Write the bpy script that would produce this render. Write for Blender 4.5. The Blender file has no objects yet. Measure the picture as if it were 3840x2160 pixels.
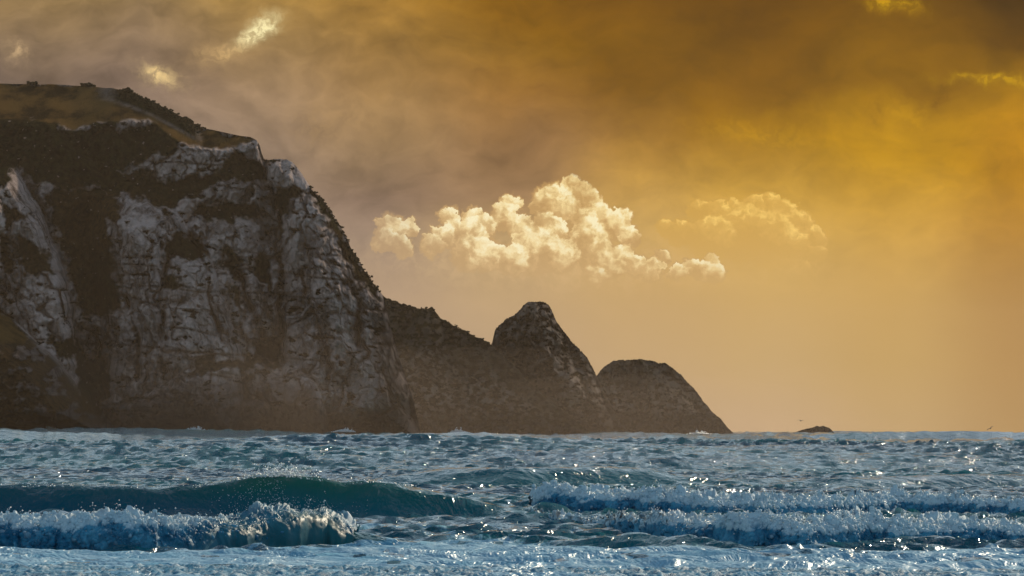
import bpy, math, random
import numpy as np
from math import radians

# ------------------------------------------------------------------ camera, sky, sun, exposure
sc = bpy.context.scene
COL = sc.collection
CAMZ = 2.4                      # eye height above the mean sea level, on the beach
S = 36.0 / 200.0 / 1024.0       # tangent per picture unit of a 200 mm lens
HY = 428.8                      # where the true horizon lies, in the same units
ROLL = 0.0061
cam_d = bpy.data.cameras.new('camera'); cam = bpy.data.objects.new('camera', cam_d); COL.objects.link(cam)
cam_d.lens = 200; cam_d.sensor_width = 36; cam_d.clip_start = 1.0; cam_d.clip_end = 60000
cam.location = (0, 0, CAMZ)
pitch = math.atan((HY - 288) * S)
from mathutils import Matrix
cam.matrix_world = Matrix.Translation((0, 0, CAMZ)) @ Matrix.Rotation(math.pi/2 + pitch, 4, 'X') @ Matrix.Rotation(ROLL, 4, 'Z')
sc.camera = cam
SUN_AZ, SUN_EL = 24.0, 21.0     # degrees right of the view axis, degrees up
sun_d = bpy.data.lights.new('sun', 'SUN'); sun = bpy.data.objects.new('sun', sun_d); COL.objects.link(sun)
sun_d.energy = 3.2; sun_d.angle = radians(1.2); sun_d.color = (1.0, 0.83, 0.6)
sun.rotation_euler = (radians(90 - SUN_EL), 0, radians(180 - SUN_AZ) )
sc.view_settings.view_transform = 'Standard'; sc.view_settings.look = 'None'
sc.view_settings.exposure = 0; sc.view_settings.gamma = 1; sc.view_settings.use_curve_mapping = False
cy = sc.cycles
cy.max_bounces = 4; cy.diffuse_bounces = 2; cy.glossy_bounces = 2; cy.transmission_bounces = 2; cy.volume_bounces = 0
cy.use_denoising = True; cy.caustics_reflective = False; cy.caustics_refractive = False
cy.sample_clamp_indirect = 4
HAZE_DENSITY = 0.000036
HAZE_COLOR = (0.80, 0.63, 0.47)

def lin(c):
    return tuple(((v/255)/12.92 if v/255 <= 0.04045 else ((v/255 + 0.055)/1.055)**2.4) for v in c) + (1.0,)

class NT:
    """small helper to write node graphs as expressions"""
    def __init__(s, tree): s.t = tree; s.dim = '3D'
    def n(s, typ, **kw):
        o = s.t.nodes.new(typ)
        for k, v in kw.items(): setattr(o, k, v)
        return o
    def put(s, sock, v):
        if isinstance(v, bpy.types.NodeSocket): s.t.links.new(v, sock)
        elif v is not None: sock.default_value = v
    def m(s, op, a, b=None, c=None, clamp=False):
        o = s.n('ShaderNodeMath', operation=op, use_clamp=clamp)
        s.put(o.inputs[0], a); s.put(o.inputs[1], b)
        if c is not None: s.put(o.inputs[2], c)
        return o.outputs[0]
    def v(s, op, a, b=None, scale=None):
        o = s.n('ShaderNodeVectorMath', operation=op)
        s.put(o.inputs[0], a)
        if b is not None: s.put(o.inputs[1], b)
        if scale is not None: s.put(o.inputs['Scale'], scale)
        return o.outputs['Value'] if op in ('DISTANCE', 'LENGTH', 'DOT_PRODUCT') else o.outputs['Vector']
    def xyz(s, x, y, z=0.0):
        o = s.n('ShaderNodeCombineXYZ'); s.put(o.inputs[0], x); s.put(o.inputs[1], y); s.put(o.inputs[2], z); return o.outputs[0]
    def sep(s, v):
        o = s.n('ShaderNodeSeparateXYZ'); s.put(o.inputs[0], v); return o.outputs
    def noise(s, vec, scale, detail=4, rough=0.55, dist=0.0, color=False, typ='FBM', lac=2.0):
        o = s.n('ShaderNodeTexNoise'); o.noise_type = typ; o.noise_dimensions = s.dim
        s.put(o.inputs['Vector'], vec); o.inputs['Scale'].default_value = scale
        o.inputs['Detail'].default_value = detail; o.inputs['Roughness'].default_value = rough
        o.inputs['Distortion'].default_value = dist; o.inputs['Lacunarity'].default_value = lac
        return o.outputs['Color' if color else 'Fac']
    def rng(s, v, a, b, c=0.0, d=1.0, smooth=True):
        o = s.n('ShaderNodeMapRange', interpolation_type='SMOOTHSTEP' if smooth else 'LINEAR')
        s.put(o.inputs['Value'], v)
        for k, q in zip(('From Min', 'From Max', 'To Min', 'To Max'), (a, b, c, d)): s.put(o.inputs[k], q)
        return o.outputs[0]
    def mix(s, f, a, b, mode='MIX'):
        o = s.n('ShaderNodeMix', data_type='RGBA', blend_type=mode)
        s.put(o.inputs[0], f); s.put(o.inputs[6], a); s.put(o.inputs[7], b); return o.outputs[2]
    def ramp(s, f, stops, interp='EASE'):
        o = s.n('ShaderNodeValToRGB'); s.put(o.inputs[0], f); r = o.color_ramp; r.interpolation = interp
        while len(r.elements) < len(stops): r.elements.new(0.5)
        for e, (p, c) in zip(r.elements, stops): e.position = p
        for e, (p, c) in zip(r.elements, stops): e.color = c
        return o.outputs[0]
    def attr(s, name):
        o = s.n('ShaderNodeAttribute'); o.attribute_name = name; return o.outputs['Fac']

# ---- world: a Nishita sky, and towards the sun the lit cloud cover of the evening
world = bpy.data.worlds.new('World'); sc.world = world; world.use_nodes = True; world.cycles.sampling_method = 'MANUAL'; world.cycles.sample_map_resolution = 512
wt = world.node_tree; wt.nodes.clear(); N = NT(wt)
sky = N.n('ShaderNodeTexSky'); sky.sky_type = 'NISHITA'; sky.sun_disc = False
sky.sun_elevation = radians(SUN_EL); sky.sun_rotation = radians(SUN_AZ); sky.air_density = 1.0; sky.dust_density = 0.6; sky.ozone_density = 2.5
bg_sky = N.n('ShaderNodeBackground'); N.put(bg_sky.inputs[0], sky.outputs[0]); bg_sky.inputs[1].default_value = 0.10
co = N.n('ShaderNodeTexCoord').outputs['Generated']
dx, dy, dz = N.sep(co)
az = N.m('ARCTAN2', dx, dy); el = N.m('ARCSINE', dz)
PX = N.m('MULTIPLY_ADD', az, 1/S, 512.0)            # compass angle and elevation in units of 1/5689 radian
PY = N.m('MULTIPLY_ADD', el, -1/S, HY + 1.0)
P = N.xyz(PX, PY); N.dim = '2D'
wA = N.v('SUBTRACT', N.noise(P, 0.006, 4, 0.42, color=True), (0.5, 0.5, 0.5))
wB = N.v('SUBTRACT', N.noise(P, 0.03, 6, 0.6, color=True), (0.5, 0.5, 0.5))
fadeW = N.rng(PY, 400, 170, 0.12, 1.0)
warp = N.v('SCALE', N.v('ADD', N.v('SCALE', wA, scale=70.0), N.v('SCALE', wB, scale=13.0)), scale=fadeW)
Pw = N.v('ADD', P, warp)
wx, wy, _ = N.sep(Pw)
F = N.m('DIVIDE', N.m('ADD', wx, 256.0), 1536.0, clamp=True)
XS = [-128, 0, 128, 256, 384, 512, 640, 768, 896, 1024, 1152]
rows = [
 (-60, [(120,100,75),(140,112,68),(140,110,60),(150,115,52),(160,120,52),(140,102,40),(110,78,28),(98,68,18),(100,70,14),(66,46,4),(60,42,4)]),
 (2,   [(135,110,75),(152,122,75),(155,124,72),(172,134,62),(165,124,54),(142,102,38),(118,82,26),(106,73,18),(112,78,18),(76,52,4),(70,48,4)]),
 (45,  [(125,104,80),(136,112,84),(142,116,86),(158,126,76),(164,126,64),(150,112,52),(122,88,34),(110,77,22),(126,90,24),(104,72,10),(90,62,8)]),
 (90,  [(120,102,90),(126,106,92),(134,111,93),(150,122,90),(156,122,74),(154,114,62),(128,93,40),(128,92,32),(142,103,28),(160,118,28),(140,100,22)]),
 (138, [(126,108,96),(132,112,98),(140,117,100),(150,125,102),(158,127,88),(148,113,74),(156,117,60),(174,132,56),(194,148,50),(182,132,34),(160,112,26)]),
 (188, [(130,112,100),(138,118,102),(145,122,104),(150,125,105),(143,116,94),(158,124,86),(196,154,80),(208,164,74),(204,157,58),(184,134,40),(160,114,30)]),
 (240, [(140,120,108),(146,125,110),(150,128,112),(152,128,112),(158,132,110),(192,157,100),(211,170,95),(212,170,84),(207,161,68),(188,137,44),(160,114,34)]),
 (300, [(150,128,112),(155,132,114),(165,138,114),(175,145,114),(182,150,115),(196,161,110),(204,165,100),(208,168,94),(204,161,78),(184,137,58),(160,118,44)]),
 (362, [(160,135,118),(165,138,118),(172,143,118),(178,148,119),(184,153,120),(191,159,119),(200,165,113),(204,168,108),(201,162,90),(184,140,70),(160,120,56)]),
 (430, [(170,142,122),(175,145,122),(182,150,124),(188,154,125),(192,158,125),(195,162,126),(200,168,130),(204,170,128),(199,164,110),(184,145,86),(165,128,72)]),
]
cur = None; prev = None
for i, (py, cs) in enumerate(rows):
    r = N.ramp(F, [((x+256)/1536, lin(c)) for x, c in zip(XS, cs)])
    if cur is None: cur = r
    else: cur = N.mix(N.rng(wy, prev, py, smooth=False), cur, r)
    prev = py
# soft uneven light inside the cloud layer
mott = N.noise(N.v('MULTIPLY', Pw, (0.55, 1.0, 1.0)), 0.015, 6, 0.48)
mottA = N.rng(PY, 330, 150, 0.05, 0.85)
mott2 = N.noise(N.v('MULTIPLY', N.v('ADD', Pw, (310, 90, 0)), (0.7, 1.25, 1.0)), 0.04, 6, 0.52, 0.25)
mm = N.m('MULTIPLY', N.m('ADD', N.m('SUBTRACT', mott, 0.5), N.m('MULTIPLY', N.m('SUBTRACT', mott2, 0.5), 0.7)), mottA)
mm = N.m('MULTIPLY_ADD', mm, N.rng(PX, 700, 200, 0.75, 1.25), 1.0)
cur = N.mix(1.0, cur, N.xyz(*[mm]*3), 'MULTIPLY')

def blob(cx, cy_, rx, ry, rot=0.0, src=None, soft=1.0):
    d = N.v('SUBTRACT', src or Pw, (cx, cy_, 0)); x, y, _ = N.sep(d)
    c, s_ = math.cos(rot), math.sin(rot)
    u = N.m('ADD', N.m('MULTIPLY', x, c/rx), N.m('MULTIPLY', y, s_/rx))
    v = N.m('ADD', N.m('MULTIPLY', x, -s_/ry), N.m('MULTIPLY', y, c/ry))
    q = N.m('ADD', N.m('MULTIPLY', u, u), N.m('MULTIPLY', v, v))
    return N.m('EXPONENT', N.m('MULTIPLY', q, -soft))
Ps = N.v('ADD', P, N.v('SCALE', wB, scale=26.0))           # lightly warped lookup for small features
wisp = N.rng(N.noise(Ps, 0.09, 7, 0.62), 0.38, 0.62)
def light(cur, b, colour, amount, tex=True):
    f = N.m('MULTIPLY', b, amount, clamp=True)
    if tex: f = N.m('MULTIPLY', f, N.m('MULTIPLY_ADD', wisp, 0.65, 0.35))
    return N.mix(f, cur, lin(colour))
cur = light(cur, blob(255, 36, 24, 9, -0.55, Ps, 1.4), (255,240,180), 1.5)
cur = light(cur, blob(222, 56, 26, 9, -0.35, Ps), (215,175,110), 0.8)
cur = light(cur, blob(158, 80, 19, 10, 0.35, Ps, 1.2), (240,205,135), 1.1)
cur = light(cur, blob(14, 57, 13, 9, 0.7, Ps), (210,175,125), 0.8)
cur = light(cur, blob(890, 4, 26, 7, 0.2, Ps), (215,170,50), 0.9)
cur = light(cur, blob(992, 79, 46, 5, -0.02, Ps), (212,168,42), 0.8)
cur = light(cur, blob(905, 118, 34, 16, 0.1, Ps), (205,158,52), 0.5)
cur = light(cur, blob(760, 135, 60, 12, 0.1, Ps), (212,166,66), 0.45)
cur = light(cur, blob(938, 96, 9, 22, 0.12, Ps, 1.5), (120,86,26), 0.95)
cur = light(cur, blob(876, 113, 12, 16, 0.0, Ps), (135,96,28), 0.6)
cur = light(cur, blob(345, 118, 60, 26, -0.2, Ps), (182,146,96), 0.45)
# crepuscular shafts slanting down from the upper right
cur = light(cur, blob(765, 62, 130, 22, -0.75, P), (152,108,38), 0.28, False)

# heaped cumulus: many rounded billows, the nearer lying over the farther, each brighter on its sunward side
def billows(lobes, p, L=(0.42, -0.9), k=4.5):
    sh = None; al = None
    for cx, cy_, r in lobes:
        d = N.v('SUBTRACT', p, (cx, cy_, 0)); q = N.v('LENGTH', d)
        m_ = N.m('MULTIPLY_ADD', q, -k/r, k, clamp=True)
        s_ = N.v('DOT_PRODUCT', d, (L[0]*.5/r, L[1]*.5/r, 0))
        if sh is None: sh, al = s_, m_
        else:
            mxn = N.n('ShaderNodeMix', data_type='FLOAT'); N.put(mxn.inputs[0], m_); N.put(mxn.inputs[2], sh); N.put(mxn.inputs[3], s_)
            sh = mxn.outputs[0]; al = N.m('MAXIMUM', al, m_)
        nx = N.n('ShaderNodeVectorMath', operation='MULTIPLY_ADD'); N.put(nx.inputs[0], N.xyz(sh, al)); nx.inputs[1].default_value = (1e-9, 1e-9, 0); N.put(nx.inputs[2], p); p = nx.outputs[0]
    return N.m('ADD', sh, 0.5), al
Z1 = [(1140,140,58),(1050,230,105),(1190,210,80),(1240,225,60),(830,230,52),(800,300,70),(880,350,70),(700,340,55),(620,380,80),(1000,330,60),(1060,370,70),
 (1200,310,70),(1290,280,60),(1230,420,110),(1350,330,70),(1400,300,50),(1440,390,55),(960,470,120),(850,520,80),(1080,500,90),(1300,520,100),
 (1260,600,60),(1400,500,70),(1480,540,60),(1550,560,60),(1600,495,38),(1680,570,50),(1750,540,46),(1810,560,50),(1850,510,36),(1880,580,50),
 (700,480,90),(560,370,62),(230,360,80),(320,350,46),(190,420,64),(280,450,56),(430,440,60),(620,480,90),(480,400,60),(520,300,55),(640,290,50)]
Z2 = [(1620,345,50),(1700,370,70),(1790,250,62),(1870,280,80),(1960,270,70),(2060,240,62),(2140,230,62),(2220,280,80),(2300,340,80),(2380,400,60),
 (2000,380,130),(2150,400,140),(2250,440,100),(1850,400,110),(2380,470,50),(2330,560,46)]
def grow(Z, n, seed):
    rg = random.Random(seed); out = []
    for a, b, c in Z:
        out.append((a, b, c*1.2))
        for i in range(n):
            t_ = rg.uniform(-3.5, 0.4); rr = c*rg.uniform(.32, .55); out.append((a + math.cos(t_)*c*.85, b + math.sin(t_)*c*.8, rr))
    out.sort(key=lambda q: q[1] + q[2]*.5)
    return [(346.7 + a*.1967, 160 + b*.1967, c*.1967) for a, b, c in out]
def noise2(vec, scale, detail, rough, col=True):
    o = N.n('ShaderNodeTexNoise', noise_dimensions='2D'); N.put(o.inputs['Vector'], vec); o.inputs['Scale'].default_value = scale
    o.inputs['Detail'].default_value = detail; o.inputs['Roughness'].default_value = rough; return o.outputs['Color' if col else 'Fac']
wc = N.v('ADD', N.v('SCALE', N.v('SUBTRACT', noise2(P, 0.055, 3, .55), (.5,.5,.5)), scale=13.0), N.v('SCALE', N.v('SUBTRACT', noise2(P, 0.22, 4, .62), (.5,.5,.5)), scale=5.5))
pc = N.v('ADD', P, wc)
cur = light(cur, blob(545, 262, 150, 24, 0.03, Ps, .9), (224,186,128), 0.5)
cur = light(cur, blob(745, 240, 75, 34, 0.1, Ps, .9), (222,178,96), 0.4, False)
s1, a1 = billows(grow(Z1, 2, 4), pc)
fine = N.m('SUBTRACT', noise2(pc, .12, 5, .6, False), .5)
lowf = N.rng(PY, 303, 250, 0.0, 1.0); leftf = N.rng(PX, 360, 480, .72, 1.0)
soft_ = N.rng(noise2(P, .03, 4, .55, False), .36, .58, .45, 1.0)
lit = N.rng(N.m('ADD', s1, N.m('MULTIPLY_ADD', fine, .9, N.m('MULTIPLY', N.m('SUBTRACT', soft_, .8), .5))), .22, .98, smooth=False)
body = N.ramp(lit, [(0, lin((200,160,100))), (.35, lin((218,180,118))), (.7, lin((246,220,158))), (1, lin((255,242,198)))], 'LINEAR')
cur = N.mix(N.m('MULTIPLY', N.m('MULTIPLY', N.rng(a1, 0.0, .9), N.m('MULTIPLY', lowf, leftf)), N.m('MULTIPLY_ADD', soft_, .35, .65)), cur, body)
s2, a2 = billows(grow(Z2, 1, 9), pc)
lit2 = N.rng(N.m('ADD', s2, N.m('MULTIPLY', fine, .7)), .45, 1.02, smooth=False)
low2 = N.rng(PY, 290, 225, 0.0, 1.0)
cur = N.mix(N.m('MULTIPLY', N.m('MULTIPLY', N.rng(a2, 0.0, .9), low2), .95), cur, N.ramp(lit2, [(0, lin((212,168,84))), (.5, lin((222,178,92))), (1, lin((255,216,122)))], 'LINEAR'))
cur = light(cur, blob(800, 265, 26, 10, 0.2, Ps), (225,182,100), 0.5)

hsv = N.n('ShaderNodeHueSaturation'); N.put(hsv.inputs['Saturation'], N.m('MULTIPLY', N.rng(PY, 40, 330, 1.14, 0.93), N.rng(PX, 100, 720, 0.80, 1.0))); N.put(hsv.inputs['Color'], cur); cur = hsv.outputs[0]
gm_ = N.n('ShaderNodeGamma'); gm_.inputs['Gamma'].default_value = 1.08; N.put(gm_.inputs['Color'], cur); cur = gm_.outputs[0]
bg_cl = N.n('ShaderNodeBackground'); N.put(bg_cl.inputs[0], cur); bg_cl.inputs[1].default_value = 1.0
fa = N.rng(N.m('ABSOLUTE', az), radians(95), radians(25))
fe = N.rng(el, radians(9.5), radians(4.8))
fac = N.m('MULTIPLY', fa, fe)
N.dim = '3D'; hc = N.noise(N.v('MULTIPLY', co, (1, 1, 2.2)), 2.2, 7, .55)
bg_hi = N.n('ShaderNodeBackground'); bg_hi.inputs[0].default_value = (0.36, 0.46, 0.53, 1); N.put(bg_hi.inputs[1], N.m('ADD', N.m('MULTIPLY', N.rng(el, radians(7), radians(24), 1.6, .12), N.rng(dy, -.3, .4)), N.rng(dy, .4, -.3, 0, .85)))
mh = N.n('ShaderNodeMixShader'); N.put(mh.inputs[0], N.rng(hc, .36, .60, 0.35, 0.9)); N.put(mh.inputs[1], bg_sky.outputs[0]); N.put(mh.inputs[2], bg_hi.outputs[0])
mx = N.n('ShaderNodeMixShader'); N.put(mx.inputs[0], fac); N.put(mx.inputs[1], mh.outputs[0]); N.put(mx.inputs[2], bg_cl.outputs[0])
wo = N.n('ShaderNodeOutputWorld'); N.put(wo.inputs[0], mx.outputs[0])

# ------------------------------------------------------------------ helpers
rs = np.random.RandomState(7)
def _hash(ix, iy, iz, seed):
    h = (ix.astype(np.uint32)*np.uint32(374761393) + iy.astype(np.uint32)*np.uint32(668265263) + iz.astype(np.uint32)*np.uint32(2147483647) + np.uint32(seed*1274126177 & 0xffffffff))
    h = (h ^ (h >> np.uint32(13)))*np.uint32(1274126177); h = (h ^ (h >> np.uint32(16)))*np.uint32(2246822519)
    return h ^ (h >> np.uint32(15))
_G = rs.normal(size=(256, 3)); _G /= np.linalg.norm(_G, axis=1, keepdims=True); _G = (_G*1.6).astype(np.float32)
def perlin(x, y, z=0.0, seed=0):
    x, y, z = np.broadcast_arrays(np.asarray(x, np.float32), np.asarray(y, np.float32), np.asarray(z, np.float32))
    fx, fy, fz = np.floor(x), np.floor(y), np.floor(z)
    ix, iy, iz = fx.astype(np.int64), fy.astype(np.int64), fz.astype(np.int64)
    x, y, z = x-fx, y-fy, z-fz
    u, v, w = [t*t*t*(t*(t*6-15)+10) for t in (x, y, z)]
    r = 0
    for a in (0, 1):
        for b in (0, 1):
            for c in (0, 1):
                g = _G[_hash(ix+a, iy+b, iz+c, seed) & np.uint32(255)]
                d = g[..., 0]*(x-a) + g[..., 1]*(y-b) + g[..., 2]*(z-c)
                r = r + d*(u if a else 1-u)*(v if b else 1-v)*(w if c else 1-w)
    return r
def fbm(x, y, z=0.0, oct=4, seed=0, gain=0.5, lac=2.03):
    r = 0; a = 1.0
    for i in range(oct):
        r = r + a*perlin(x, y, z, seed+i*17); x, y, z = x*lac, y*lac, z*lac; a *= gain
    return r
def ridged(x, y, z=0.0, oct=4, seed=0, gain=0.5, lac=2.03):
    r = 0; a = 1.0
    for i in range(oct):
        r = r + a*(1-2*np.abs(perlin(x, y, z, seed+i*17))); x, y, z = x*lac, y*lac, z*lac; a *= gain
    return r
def billow(x, y, z=0.0, oct=4, seed=0, gain=0.5, lac=2.03):
    r = 0; a = 1.0
    for i in range(oct):
        r = r + a*(2*np.abs(perlin(x, y, z, seed+i*17))); x, y, z = x*lac, y*lac, z*lac; a *= gain
    return r
def worley(x, y, seed=0):
    fx, fy = np.floor(x), np.floor(y); f1 = np.full(x.shape, 9., np.float32); f2 = f1.copy(); cell = np.zeros(x.shape, np.float32); cell2 = cell.copy()
    global WX, WY
    zz = np.zeros(x.shape, np.int64); WX = np.zeros(x.shape, np.float32); WY = WX.copy()
    for a in (-1, 0, 1):
        for b in (-1, 0, 1):
            h = _hash((fx+a).astype(np.int64), (fy+b).astype(np.int64), zz, seed)
            jx = (h & np.uint32(1023)).astype(np.float32)/1023; jy = ((h >> np.uint32(10)) & np.uint32(1023)).astype(np.float32)/1023
            rv = ((h >> np.uint32(20)) & np.uint32(1023)).astype(np.float32)/1023
            ex = fx+a+0.15+0.7*jx-x; ey = fy+b+0.15+0.7*jy-y; d = np.hypot(ex, ey)
            n1 = d < f1; WX = np.where(n1, ex, WX); WY = np.where(n1, ey, WY)
            f2 = np.where(n1, f1, np.minimum(f2, d)); cell = np.where(n1, rv, cell); cell2 = np.where(n1, jx, cell2); f1 = np.where(n1, d, f1)
    return f1, f2, cell, cell2
def sstep(a, b, x):
    t = np.clip((x-a)/(b-a), 0, 1); return t*t*(3-2*t)
def tab(pts, x):
    p = np.array(pts, float); return np.interp(x, p[:, 0], p[:, 1])
def horizon(px): return HY + (px - 512)*ROLL
def world(px, py, Y):
    """bearing px, height mark py and distance Y -> a point of the place"""
    return (px-512)*S*Y, Y, CAMZ + (horizon(px) - py)*S*Y

def mesh_obj(name, co_, faces, mat, attrs=None, parent=None, smooth=True):
    me = bpy.data.meshes.new(name)
    co_ = np.ascontiguousarray(co_, np.float32); faces = np.ascontiguousarray(faces, np.int32)
    me.vertices.add(len(co_)); me.vertices.foreach_set('co', co_.ravel())
    k = faces.shape[1]
    me.loops.add(faces.size); me.loops.foreach_set('vertex_index', faces.ravel())
    me.polygons.add(len(faces)); me.polygons.foreach_set('loop_start', np.arange(0, faces.size, k, dtype=np.int32))
    me.polygons.foreach_set('loop_total', np.full(len(faces), k, np.int32))
    me.polygons.foreach_set('use_smooth', np.full(len(faces), smooth))
    for n_, a in (attrs or {}).items():
        at = me.attributes.new(n_, 'FLOAT', 'POINT'); at.data.foreach_set('value', np.ascontiguousarray(a, np.float32).ravel())
    me.update(calc_edges=True); me.materials.append(mat)
    o = bpy.data.objects.new(name, me); COL.objects.link(o)
    if parent is not None: o.parent = parent
    return o
def grid_faces(nr, nc):
    i = np.arange((nr-1)*nc).reshape(nr-1, nc)[:, :-1].ravel()
    return np.stack([i, i+1, i+nc+1, i+nc], 1)
def tag(o, label=None, cat=None, group=None, kind=None):
    for k, v in (('label', label), ('category', cat), ('group', group), ('kind', kind)):
        if v: o[k] = v
    return o
def empty(name, loc):
    o = bpy.data.objects.new(name, None); COL.objects.link(o); o.location = loc; return o
def ico(sub=1):
    t = (1+5**.5)/2
    v = [(-1,t,0),(1,t,0),(-1,-t,0),(1,-t,0),(0,-1,t),(0,1,t),(0,-1,-t),(0,1,-t),(t,0,-1),(t,0,1),(-t,0,-1),(-t,0,1)]
    f = [(0,11,5),(0,5,1),(0,1,7),(0,7,10),(0,10,11),(1,5,9),(5,11,4),(11,10,2),(10,7,6),(7,1,8),(3,9,4),(3,4,2),(3,2,6),(3,6,8),(3,8,9),(4,9,5),(2,4,11),(6,2,10),(8,6,7),(9,8,1)]
    v = [np.array(p)/np.linalg.norm(p) for p in v]
    for _ in range(sub):
        c = {}; nf = []
        def mid(a, b):
            k = (min(a, b), max(a, b))
            if k not in c:
                m = v[a]+v[b]; v.append(m/np.linalg.norm(m)); c[k] = len(v)-1
            return c[k]
        for a, b, d in f:
            x, y, z = mid(a, b), mid(b, d), mid(d, a); nf += [(a,x,z),(b,y,x),(d,z,y),(x,y,z)]
        f = nf
    return np.array(v, np.float32), np.array(f, np.int32)

# ------------------------------------------------------------------ materials
def material(name):
    m = bpy.data.materials.new(name); m.use_nodes = True; t = m.node_tree; t.nodes.clear(); G = NT(t)
    out = G.n('ShaderNodeOutputMaterial'); p = G.n('ShaderNodeBsdfPrincipled'); t.links.new(p.outputs[0], out.inputs[0])
    return m, G, p, out
def bump(G, h, dist, strength=1.0, normal=None):
    b = G.n('ShaderNodeBump'); b.inputs['Strength'].default_value = strength; b.inputs['Distance'].default_value = dist
    G.put(b.inputs['Height'], h)
    if normal is not None: G.put(b.inputs['Normal'], normal)
    return b.outputs[0]

def cliff_material(name, light_rock, dark_rock, warm):
    m, G, p, out = material(name)
    pos = G.n('ShaderNodeTexCoord').outputs['Object']
    n1 = G.noise(G.v('MULTIPLY', pos, (1, 1, 0.45)), 0.09, 8, 0.62)
    n2 = G.noise(G.v('MULTIPLY', pos, (1, 0.6, 0.35)), 0.45, 8, 0.65)
    n3 = G.noise(pos, 1.6, 6, 0.6)
    rock = G.mix(G.rng(n1, 0.36, 0.62), dark_rock, light_rock)
    rock = G.mix(G.rng(n2, 0.40, 0.68, 0, 0.75), rock, tuple(c*1.25 for c in light_rock[:3])+(1,))
    rock = G.mix(G.m('MULTIPLY', G.rng(n3, 0.52, 0.68), 0.28), rock, dark_rock)
    stain = G.rng(G.noise(G.v('MULTIPLY', pos, (1, 1, 0.15)), 0.3, 6, 0.6), 0.54, 0.68, 0, 0.6)
    rock = G.mix(stain, rock, warm)
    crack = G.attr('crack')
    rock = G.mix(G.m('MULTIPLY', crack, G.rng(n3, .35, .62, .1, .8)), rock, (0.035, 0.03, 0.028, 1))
    wet_shade = G.attr('wet_shade')
    rock = G.mix(G.m('MULTIPLY', wet_shade, 0.85), rock, (0.032, 0.028, 0.026, 1))
    v1 = G.noise(pos, 0.5, 8, 0.65)
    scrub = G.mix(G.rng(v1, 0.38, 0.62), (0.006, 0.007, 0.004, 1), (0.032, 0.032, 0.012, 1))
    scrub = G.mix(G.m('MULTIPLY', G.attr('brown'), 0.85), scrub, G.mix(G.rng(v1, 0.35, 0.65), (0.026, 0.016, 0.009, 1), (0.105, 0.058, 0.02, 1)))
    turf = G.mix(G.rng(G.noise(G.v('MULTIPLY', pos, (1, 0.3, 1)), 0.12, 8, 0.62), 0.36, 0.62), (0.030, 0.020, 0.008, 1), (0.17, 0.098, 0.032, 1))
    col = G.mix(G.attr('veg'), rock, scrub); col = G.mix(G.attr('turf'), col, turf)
    G.put(p.inputs['Base Color'], col); p.inputs['Roughness'].default_value = 0.95; p.inputs['Specular IOR Level'].default_value = 0.0
    hb = G.m('ADD', n3, G.m('MULTIPLY', G.noise(pos, 4.0, 5, 0.6), 0.4))
    G.put(p.inputs['Normal'], bump(G, hb, 1.1, 0.9))
    return m
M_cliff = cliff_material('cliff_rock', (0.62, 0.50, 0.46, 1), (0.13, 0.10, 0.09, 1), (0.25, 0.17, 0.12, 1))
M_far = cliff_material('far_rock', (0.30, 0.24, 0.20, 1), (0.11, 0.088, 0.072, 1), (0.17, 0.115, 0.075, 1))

# ------------------------------------------------------------------ cliffs
def seg_dist(px, py, pts):
    """distance to a polyline, and whether the point lies inside the closed polygon"""
    d = np.full(px.shape, 1e9); inside = np.zeros(px.shape, bool)
    P_ = list(pts); n = len(P_)
    for i in range(n):
        ax, ay = P_[i]; bx, by = P_[(i+1) % n]
        vx, vy = bx-ax, by-ay; L = vx*vx+vy*vy+1e-9
        t = np.clip(((px-ax)*vx+(py-ay)*vy)/L, 0, 1)
        d = np.minimum(d, np.hypot(px-ax-t*vx, py-ay-t*vy))
        c = ((ay > py) != (by > py)) & (px < (bx-ax)*(py-ay)/(by-ay+1e-12)+ax)
        inside ^= c
    return np.where(inside, d, -d)
def area(px, py, polys, soft=3.0, wob=5.0, seed=0):
    """soft patch mask from outlines, its edge roughened by noise"""
    wx = fbm(px/14, py/14, seed*3.1, 4, seed)*wob; wy = fbm(px/14, py/14, 7.7+seed, 4, seed+5)*wob
    r = np.zeros(px.shape)
    for p in polys: r = np.maximum(r, sstep(-soft, soft, seg_dist(px+wx, py+wy, p)))
    return r

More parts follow.
